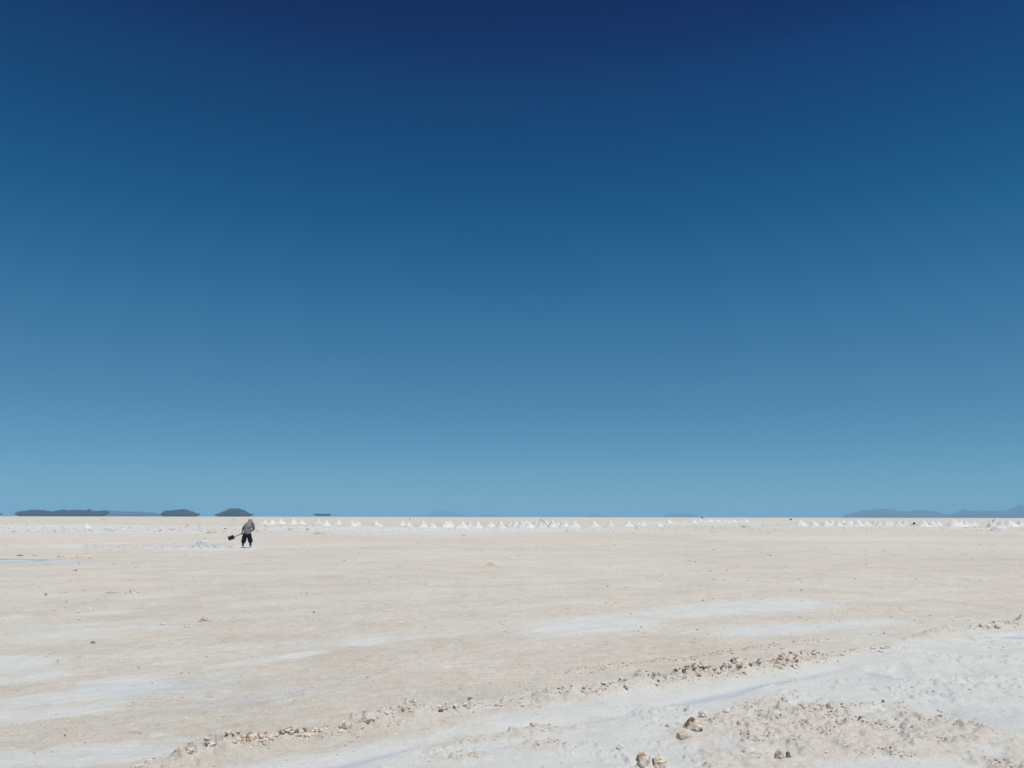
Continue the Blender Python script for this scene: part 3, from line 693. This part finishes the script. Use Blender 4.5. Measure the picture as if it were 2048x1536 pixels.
# ---------------------------------------------------------------- tube lofting for people and tools
def tube_bm(bm, pts, radii, seg=14, caps=True, flat=None):
    """pts: list of Vector; radii: float or (a,b) with a sideways (x-ish), b along depth"""
    pts = [Vector(p) for p in pts]; rings = []
    for i, p in enumerate(pts):
        d = (pts[min(i+1, len(pts)-1)] - pts[max(i-1, 0)]).normalized()
        ref = Vector((0, 1, 0)) if abs(d.y) < 0.9 else Vector((0, 0, 1))
        u = d.cross(ref).normalized(); v = d.cross(u).normalized()
        r = radii[i]; ra, rb = r if isinstance(r, tuple) else (r, r)
        rings.append([bm.verts.new(p + u*ra*math.cos(2*math.pi*j/seg) + v*rb*math.sin(2*math.pi*j/seg)) for j in range(seg)])
    for a, b in zip(rings[:-1], rings[1:]):
        for j in range(seg): bm.faces.new((a[j], a[(j+1) % seg], b[(j+1) % seg], b[j]))
    if caps:
        bm.faces.new(rings[0][::-1]); bm.faces.new(rings[-1])
def ball(bm, c, r, sc=(1, 1, 1), sub=3):
    g_ = bmesh.ops.create_icosphere(bm, subdivisions=sub, radius=1.0)
    for v in g_['verts']: v.co = Vector((v.co.x*r*sc[0], v.co.y*r*sc[1], v.co.z*r*sc[2])) + Vector(c)
def finish(name, bm, m, parent=None, voxel=None, smooth=True, it=4):
    bmesh.ops.recalc_face_normals(bm, faces=bm.faces)
    me = bpy.data.meshes.new(name); bm.to_mesh(me); bm.free()
    for p_ in me.polygons: p_.use_smooth = smooth
    o = link(name, me, m, parent)
    if voxel:
        r = o.modifiers.new('Remesh', 'REMESH'); r.mode = 'VOXEL'; r.voxel_size = voxel; r.use_smooth_shade = True
        if it:
            s = o.modifiers.new('Smooth', 'SMOOTH'); s.factor = 0.5; s.iterations = it
    return o

M_SKIN = noise_mat('brown_skin', (0.17, 0.085, 0.05), (0.23, 0.12, 0.07), 20, rough=0.55)
M_SHIRT = noise_mat('grey_shirt', (0.13, 0.12, 0.145), (0.24, 0.225, 0.26), 7, rough=0.9, bump=0.7, bscale=9, bdist=0.05)
M_PANTS = noise_mat('navy_trousers', (0.010, 0.010, 0.020), (0.024, 0.024, 0.042), 8, rough=0.92, bump=0.6, bscale=10, bdist=0.04)
M_BOOT = noise_mat('blue_boots', (0.02, 0.022, 0.05), (0.06, 0.06, 0.12), 12, rough=0.6)
M_SHOE = noise_mat('salt_caked_shoes', (0.58, 0.59, 0.63), (0.72, 0.73, 0.76), 15, rough=0.9)
M_STRAW = noise_mat('tan_hat_cloth', (0.24, 0.20, 0.12), (0.42, 0.36, 0.23), 25, rough=0.9, bump=0.5, bscale=60, bdist=0.01)
M_BAND = noise_mat('hat_shade_band', (0.05, 0.04, 0.03), (0.09, 0.07, 0.05), 20, rough=0.9)
M_HAIR = noise_mat('black_hair', (0.008, 0.007, 0.006), (0.02, 0.017, 0.014), 40, rough=0.5)
M_STEEL = noise_mat('dark_steel', (0.012, 0.012, 0.012), (0.04, 0.038, 0.035), 14, rough=0.5)
M_WOOD = noise_mat('weathered_wood', (0.07, 0.055, 0.04), (0.13, 0.10, 0.07), 20, rough=0.8)
M_EYE = noise_mat('eye', (0.6, 0.6, 0.58), (0.7, 0.7, 0.68), 5, rough=0.3)
M_BELT = noise_mat('pale_belt', (0.25, 0.26, 0.22), (0.36, 0.36, 0.30), 15, rough=0.9)

PP = gnd(492.6, 1096.2)
def person():
    root = empty('person', (PP.x, PP.y, zground(PP.x, PP.y)))
    tag(root, 'person in grey shirt, dark rolled trousers and tan hat, bent over a shovel', 'person')
    V = Vector
    # joints (x to the right of the picture, y away from the camera = the way the person faces)
    hipL, hipR = V((-.10, .0, .80)), V((.10, .0, .80))
    knL, knR = V((-.165, .07, .44)), V((.185, .06, .45))
    anL, anR = V((-.195, -.01, .085)), V((.205, .03, .075))
    pel, waist, chest, neck = V((0, .0, .80)), V((-.005, .06, .95)), V((.03, .20, 1.20)), V((.045, .30, 1.34))
    head = V((.035, .34, 1.435))
    shL, shR = V((-.125, .24, 1.265)), V((.215, .22, 1.285))
    elL, elR = V((-.325, .30, 1.03)), V((.255, .30, .985))
    hL, hR = V((-.43, .42, .735)), V((.03, .50, .865))
    # one continuous body
    bm = bmesh.new()
    tube_bm(bm, [pel+V((0, 0, -.06)), pel, waist, chest, chest.lerp(neck, .6)], [(.13, .10), (.155, .12), (.135, .10), (.16, .115), (.10, .08)], 20)
    ball(bm, chest+V((0, .02, .06)), .15, (1.05, .7, .6))
    tube_bm(bm, [chest.lerp(neck, .5), neck, head], [.065, .056, .055], 14)
    for sh, el, hd in ((shL, elL, hL), (shR, elR, hR)):
        tube_bm(bm, [chest.lerp(sh, .5), sh, sh.lerp(el, .5), el, el.lerp(hd, .35), el.lerp(hd, .9)], [.055, .055, .047, .038, .037, .024], 14)
    for hp, kn, an in ((hipL, knL, anL), (hipR, knR, anR)):
        tube_bm(bm, [hp+V((0, 0, .03)), hp, hp.lerp(kn, .5), kn, kn.lerp(an, .35)+V((0, -.02, 0)), an+V((0, 0, .03)), an+V((0, 0, -.01))], [.08, .085, .07, .052, .053, .034, .036], 16)
        tube_bm(bm, [an+V((0, -.05, -.04)), an+V((0, .03, -.035)), an+V((0, .11, -.05)), an+V((0, .17, -.058))], [(.032, .03), (.036, .035), (.042, .024), (.030, .014)], 12)
    # head, tipped down toward the work
    tilt = Matrix.Rotation(math.radians(-24), 3, 'X'); tilth = Matrix.Rotation(math.radians(10), 3, 'X')
    def hp_(x, y, z): return head + tilt @ V((x, y, z))
    def hball(x, y, z, r, sc):
        g_ = bmesh.ops.create_icosphere(bm, subdivisions=3, radius=1.0)
        for v in g_['verts']: v.co = head + tilt @ (V((v.co.x*r*sc[0], v.co.y*r*sc[1], v.co.z*r*sc[2])) + V((x, y, z)))
    hball(0, 0, .02, .095, (.80, 1.0, 1.02)); hball(0, .025, -.045, .07, (.78, .85, 1.0)); hball(0, .06, -.085, .028, (1, .8, .7))
    tube_bm(bm, [hp_(0, .088, .02), hp_(0, .108, -.012), hp_(0, .098, -.03)], [.008, .015, .016], 8)
    hball(0, .088, -.055, .022, (1.1, .5, .4)); hball(0, .082, .035, .05, (1.1, .4, .25))
    for s in (-1, 1):
        hball(s*.078, -.005, -.005, .028, (.35, .7, 1.1))
    # hands closed round the shovel handle
    ax = (hR-hL).normalized()
    for hd, el, s in ((hL, elL, 1), (hR, elR, -1)):
        fwd = (hd-el).normalized()
        across = ax*s
        nrm = fwd.cross(across).normalized()
        palm = hd - fwd*.035 + nrm*.022
        tube_bm(bm, [palm-fwd*.05, palm-fwd*.01, palm+fwd*.035], [(.024, .022), (.040, .018), (.042, .016)], 12)
        for k, ln in enumerate((.92, 1.0, .95, .78)):
            b0 = palm + fwd*.03 + across*(-.033 + .022*k)
            p1 = b0 + (fwd*.024 + nrm*.004)*ln; p2 = b0 + (fwd*.040 - nrm*.020)*ln; p3 = b0 + (fwd*.024 - nrm*.044)*ln; p4 = b0 + (fwd*.004 - nrm*.048)*ln
            tube_bm(bm, [b0-fwd*.01, b0, p1, p2, p3, p4], [.0095, .0095, .009, .0085, .008, .0065], 8)
        tb = palm - fwd*.02 - across*.032
        tube_bm(bm, [tb, tb - across*.014 + fwd*.014 - nrm*.012, tb - across*.006 + fwd*.030 - nrm*.034, tb + across*.010 + fwd*.034 - nrm*.046], [.013, .012, .010, .008], 8)
    finish('body', bm, M_SKIN, root, 0.005, it=2)
    for s in (-1, 1):
        bm = bmesh.new(); ball(bm, hp_(s*.032, .086, .008), .012)
        finish('eye', bm, M_EYE, root)
    bm = bmesh.new(); g_ = bmesh.ops.create_icosphere(bm, subdivisions=3, radius=1.0)
    for v in g_['verts']:
        v.co = head + tilt @ V((v.co.x*.083, v.co.y*.099 - .014, v.co.z*.10 + .018))
    finish('hair', bm, M_HAIR, root)
    # shirt: torso, sleeves to below the elbow
    bm = bmesh.new()
    tube_bm(bm, [V((-.005, .02, .745)), V((-.005, .015, .80)), V((-.01, .04, .93)), V((.005, .10, 1.08)), V((.03, .18, 1.20)), V((.045, .25, 1.30)), V((.045, .30, 1.345))],
            [(.222, .15), (.205, .145), (.190, .14), (.200, .14), (.205, .135), (.150, .10), (.075, .07)], 24)
    tube_bm(bm, [V((-.03, .20, 1.285)), shL+V((.03, .0, .012)), shL+V((-.02, .01, -.02)), shL.lerp(elL, .55), elL+V((.0, 0, 0)), elL.lerp(hL, .22)], [.070, .085, .088, .076, .070, .064], 16)
    tube_bm(bm, [V((.10, .20, 1.30)), shR+V((-.01, 0, .005)), shR+V((.012, .01, -.03)), shR.lerp(elR, .55)+V((.005, 0, 0)), elR, elR.lerp(hR, .25)], [.075, .085, .082, .074, .068, .060], 16)
    sh = finish('shirt', bm, M_SHIRT, root, 0.010, it=4)
    tx = bpy.data.textures.new('cloth_folds', 'CLOUDS'); tx.noise_scale = 0.11
    dm = sh.modifiers.new('Folds', 'DISPLACE'); dm.texture = tx; dm.strength = 0.035; dm.mid_level = 0.5; dm.texture_coords = 'LOCAL'
    # belt, pale strip under the shirt tail
    bm = bmesh.new()
    tube_bm(bm, [V((.06, -.055, .745)), V((.06, -.055, .775)), ], [(.165, .10), (.165, .10)], 24)
    finish('waist_cloth', bm, M_BELT, root, 0.008, it=1)
    # trousers
    bm = bmesh.new()
    tube_bm(bm, [V((-.005, .0, .79)), V((0, .0, .72)), V((0, .0, .64))], [(.215, .14), (.235, .15), (.215, .135)], 24)
    tube_bm(bm, [V((-.10, .0, .72)), V((-.135, .02, .60)), V((-.165, .05, .45)), V((-.185, .055, .36)), V((-.195, .035, .29)), V((-.20, .015, .235))], [(.125, .125), (.130, .125), (.130, .125), (.130, .12), (.112, .105), (.082, .085)], 18)
    tube_bm(bm, [V((.10, .0, .72)), V((.125, .02, .60)), V((.165, .05, .45)), V((.185, .055, .37)), V((.195, .045, .32)), V((.20, .03, .275))], [(.125, .125), (.130, .125), (.130, .125), (.130, .12), (.112, .105), (.085, .09)], 18)
    tr = finish('trousers', bm, M_PANTS, root, 0.010, it=3)
    dm = tr.modifiers.new('Folds', 'DISPLACE'); dm.texture = tx; dm.strength = 0.04; dm.mid_level = 0.5; dm.texture_coords = 'LOCAL'
    for an, kn, top in ((anL, knL, .27), (anR, knR, .31)):
        bm = bmesh.new()
        d = kn.lerp(an, .5)
        tube_bm(bm, [V((d.x, d.y-.01, top)), V((an.x, an.y+.0, .20)), an+V((0, 0, .02)), an+V((0, 0, -.005))], [.066, .062, .052, .054], 16)
        finish('boot_shaft', bm, M_BOOT, root, 0.008, it=1)
        bm = bmesh.new()
        tube_bm(bm, [an+V((0, -.06, -.035)), an+V((0, .03, -.02)), an+V((0, .11, -.04)), an+V((0, .19, -.05))], [(.045, .042), (.052, .055), (.054, .036), (.038, .02)], 14)
        sh_ = finish('shoe', bm, M_SHOE, root, 0.008, it=1)
    # hat with brim
    bm = bmesh.new(); seg = 32
    prof = [(0, .120), (.055, .114), (.095, .092), (.118, .050), (.124, .005), (.127, -.020), (.150, -.040), (.166, -.062), (.166, -.068), (.148, -.048), (.122, -.028), (.118, .005), (.108, .045), (0, .108)]
    rings = []
    for r_, z_ in prof:
        rings.append([bm.verts.new(head + tilth @ V((r_*.95*math.cos(2*math.pi*j/seg), r_*1.05*math.sin(2*math.pi*j/seg) - .005, z_ + .008 + (.006*math.sin(3*2*math.pi*j/seg) if r_ > .12 else 0)))) for j in range(seg)])
    for a, b in zip(rings[:-1], rings[1:]):
        for j in range(seg): bm.faces.new((a[j], a[(j+1) % seg], b[(j+1) % seg], b[j]))
    bmesh.ops.remove_doubles(bm, verts=bm.verts, dist=0.0005)
    hat = finish('hat', bm, M_STRAW, root)
    # shovel: separate thing held in the hands
    sv_ = empty('shovel', root.location)
    tag(sv_, 'dark square bladed shovel with wooden handle held by the person', 'shovel')
    blade_c = V((-.85, .43, .575))
    bm = bmesh.new()
    tube_bm(bm, [hR + (hR-hL)*.22, hR, hL, hL.lerp(blade_c, .5), blade_c], [.020, .020, .020, .020, .020], 12)
    finish('handle', bm, M_WOOD, sv_)
    bm = bmesh.new()
    gx = (blade_c-hL).normalized(); gz = V((.13, -.30, .94)).normalized(); gz = (gz - gx*gz.dot(gx)).normalized(); gy = gz.cross(gx)
    # blade: dished square plate standing nearly upright toward the camera, with a socket
    n = 10; L_, W_ = .34, .24; G = {}
    for side in (0, 1):
        for i in range(n+1):
            for j in range(n+1):
                u = i/n; v = (j/n-.5)*2
                dish = .030*(v*v) + .015*(1-u)**2*0
                edge = 1.0 - 0.06*u
                p = blade_c + gx*(u*L_) + gz*(v*W_*.5*edge) + gy*(-dish + side*.004)
                G[side, i, j] = bm.verts.new(p)
    for side in (0, 1):
        for i in range(n):
            for j in range(n): bm.faces.new((G[side, i, j], G[side, i+1, j], G[side, i+1, j+1], G[side, i, j+1]))
    for i in range(n):
        for j in (0, n): bm.faces.new((G[0, i, j], G[0, i+1, j], G[1, i+1, j], G[1, i, j]))
        for k in (0, n): bm.faces.new((G[0, k, i], G[0, k, i+1], G[1, k, i+1], G[1, k, i]))
    finish('blade', bm, M_STEEL, sv_)
    bm = bmesh.new(); tube_bm(bm, [blade_c - gx*.12, blade_c - gx*.02, blade_c + gx*.09], [.020, .023, (.020, .010)], 12)
    finish('socket', bm, M_STEEL, sv_)
    bm = bmesh.new(); tube_bm(bm, [blade_c+gx*.02-gz*.09, blade_c+gx*.02+gz*.125], [.008, .008], 8)
    finish('step', bm, M_STEEL, sv_)
    # white lump added in place of the bright glint on the blade
    c = blade_c + gx*.17 - gz*.02 - gy*.012
    me = np_mesh('glint_lump', lump(ICO2, random.Random(9), .35)*np.array([.028, .012, .022]), ICO2[1], False)
    o = link('glint_lump', me, M_SALT); o.location = root.location + c
    tag(o, 'small white lump standing for the bright glint on the held shovel blade', 'glint lump')
person()

# ---------------------------------------------------------------- tools lying on the piles
def rod(name, a, b, r, m, parent=None):
    bm = bmesh.new(); a = Vector(a); b = Vector(b); tube_bm(bm, [a, a.lerp(b, .5)+Vector((0, 0, .004)), b], [r, r*1.03, r*.95], 10)
    return finish(name, bm, m, parent)
pl = pole_pile.location
a = at_depth(1080.0, 1037.6, pl.y-.12); b = at_depth(1096.5, 1052.0, pl.y-.75)
tag(rod('pole', a, b, .035, M_WOOD), 'thin dark pole leaning down the right slope of a salt pile', 'pole')
def lying_shovel():
    Y = shovel_pile.location.y - 1.3
    A = at_depth(1813.5, 1052.8, Y); A.z = max(A.z, .06); B = at_depth(1826, 1048.2, Y)
    root = empty('shovel', (A.x, A.y, 0)); tag(root, 'dark shovel with its blade raised beside the right row of salt piles', 'shovel')
    o = Vector(root.location); a_, b_ = A-o, B-o
    rod('handle', a_, b_, .030, M_WOOD, root)
    d = (b_-a_).normalized(); up = Vector((0, -.5, .85)); up = (up-d*up.dot(d)).normalized(); nn_ = up.cross(d)
    bm = bmesh.new(); n = 8; G = {}
    for s in (0, 1):
        for i in range(n+1):
            for j in range(n+1):
                u = i/n; v = (j/n-.5)*2; wv = .26*(1-.25*max(0, u-.6))
                G[s, i, j] = bm.verts.new(b_ + d*(u*.52) + up*(v*wv) + nn_*(.07*v*v + s*.012))
    for s in (0, 1):
        for i in range(n):
            for j in range(n): bm.faces.new((G[s, i, j], G[s, i+1, j], G[s, i+1, j+1], G[s, i, j+1]))
    for i in range(n):
        for k in (0, n):
            bm.faces.new((G[0, i, k], G[0, i+1, k], G[1, i+1, k], G[1, i, k])); bm.faces.new((G[0, k, i], G[0, k, i+1], G[1, k, i+1], G[1, k, i]))
    finish('blade', bm, M_STEEL, root)
lying_shovel()
sl = stick_pile.location
a = at_depth(1984.5, 1043.2, sl.y-.25); b = at_depth(1989.5, 1038.8, sl.y-.05)
tag(rod('stick', a, b, .05, M_WOOD), 'short dark stick lying on top of the broad right salt pile', 'stick')
q = gnd(819.3, 1040.5)
tag(rod('stake', (q.x, q.y, 0), (q.x+.05, q.y, at_depth(819.3, 1034.2, q.y).z), .10, M_WOOD), 'thin dark stake standing on the horizon left of the middle row', 'stake')

def vehicle():
    D = 1500.0; x = at_depth(1404.8, 1035, D).x
    root = empty('off_road_car', (x, D, 0), math.radians(8)); tag(root, 'tiny dark off road car on the horizon above the farthest piles', 'car')
    def prof(name, pts, hw, m, par=root):
        bm = bmesh.new(); A_ = [bm.verts.new((px, -hw, pz)) for px, pz in pts]; B2 = [bm.verts.new((px, hw, pz)) for px, pz in pts]; n = len(pts)
        bm.faces.new(A_); bm.faces.new(B2[::-1])
        for i in range(n): bm.faces.new((A_[i], A_[(i+1) % n], B2[(i+1) % n], B2[i]))
        o = finish(name, bm, m, par, smooth=False); bv = o.modifiers.new('Bevel', 'BEVEL'); bv.width = .05; bv.segments = 2; return o
    prof('body', [(-2.3, .45), (2.2, .45), (2.3, .95), (1.1, 1.1), (.75, 1.18), (-2.3, 1.18)], .88, M_PAINT)
    prof('cabin', [(-2.25, 1.182), (.70, 1.182), (.25, 1.80), (-2.15, 1.84)], .78, M_GLASS)
    prof('roof', [(-2.15, 1.842), (.22, 1.805), (.18, 1.86), (-2.1, 1.90)], .76, M_PAINT)
    for sx in (-1.45, 1.4):
        for sy in (-.80, .80):
            bm = bmesh.new(); tube_bm(bm, [(sx, sy-.12, .38), (sx, sy+.12, .38)], [.38, .38], 20); wl_ = finish('wheel', bm, M_TYRE, root)
M_PAINT = noise_mat('dark_paint', (0.02, 0.022, 0.025), (0.04, 0.042, 0.045), 2, rough=0.35)
M_GLASS = noise_mat('dark_glass', (0.02, 0.025, 0.03), (0.04, 0.045, 0.05), 2, rough=0.1)
M_TYRE = noise_mat('tyre', (0.01, 0.01, 0.01), (0.02, 0.02, 0.02), 6, rough=0.9)
vehicle()

# ---------------------------------------------------------------- haze
def haze():
    bm = bmesh.new(); bmesh.ops.create_cube(bm, size=1.0)
    X_, Y0, Y1, Z0, Z1 = 95000.0, -92000.0, 95000.0, -1.5, 850.0
    for v in bm.verts:
        v.co = Vector((v.co.x*2*X_, Y0 if v.co.y < 0 else Y1, Z0 if v.co.z < 0 else Z1))
    me = bpy.data.meshes.new('haze'); bm.to_mesh(me); bm.free()
    m = bpy.data.materials.new('haze_air'); m.use_nodes = True; t = m.node_tree; t.nodes.clear()
    pv = t.nodes.new('ShaderNodeVolumePrincipled'); out = t.nodes.new('ShaderNodeOutputMaterial')
    pv.inputs['Color'].default_value = (0.295, 0.605, 0.87, 1); pv.inputs['Density'].default_value = HAZE_D; pv.inputs['Anisotropy'].default_value = 0.0
    t.links.new(pv.outputs[0], out.inputs['Volume'])
    o = link('haze', me, m); tag(o, 'thin blue air that fades the far islands and mountains', kind='stuff')
HAZE_D = 3.0e-5
haze()
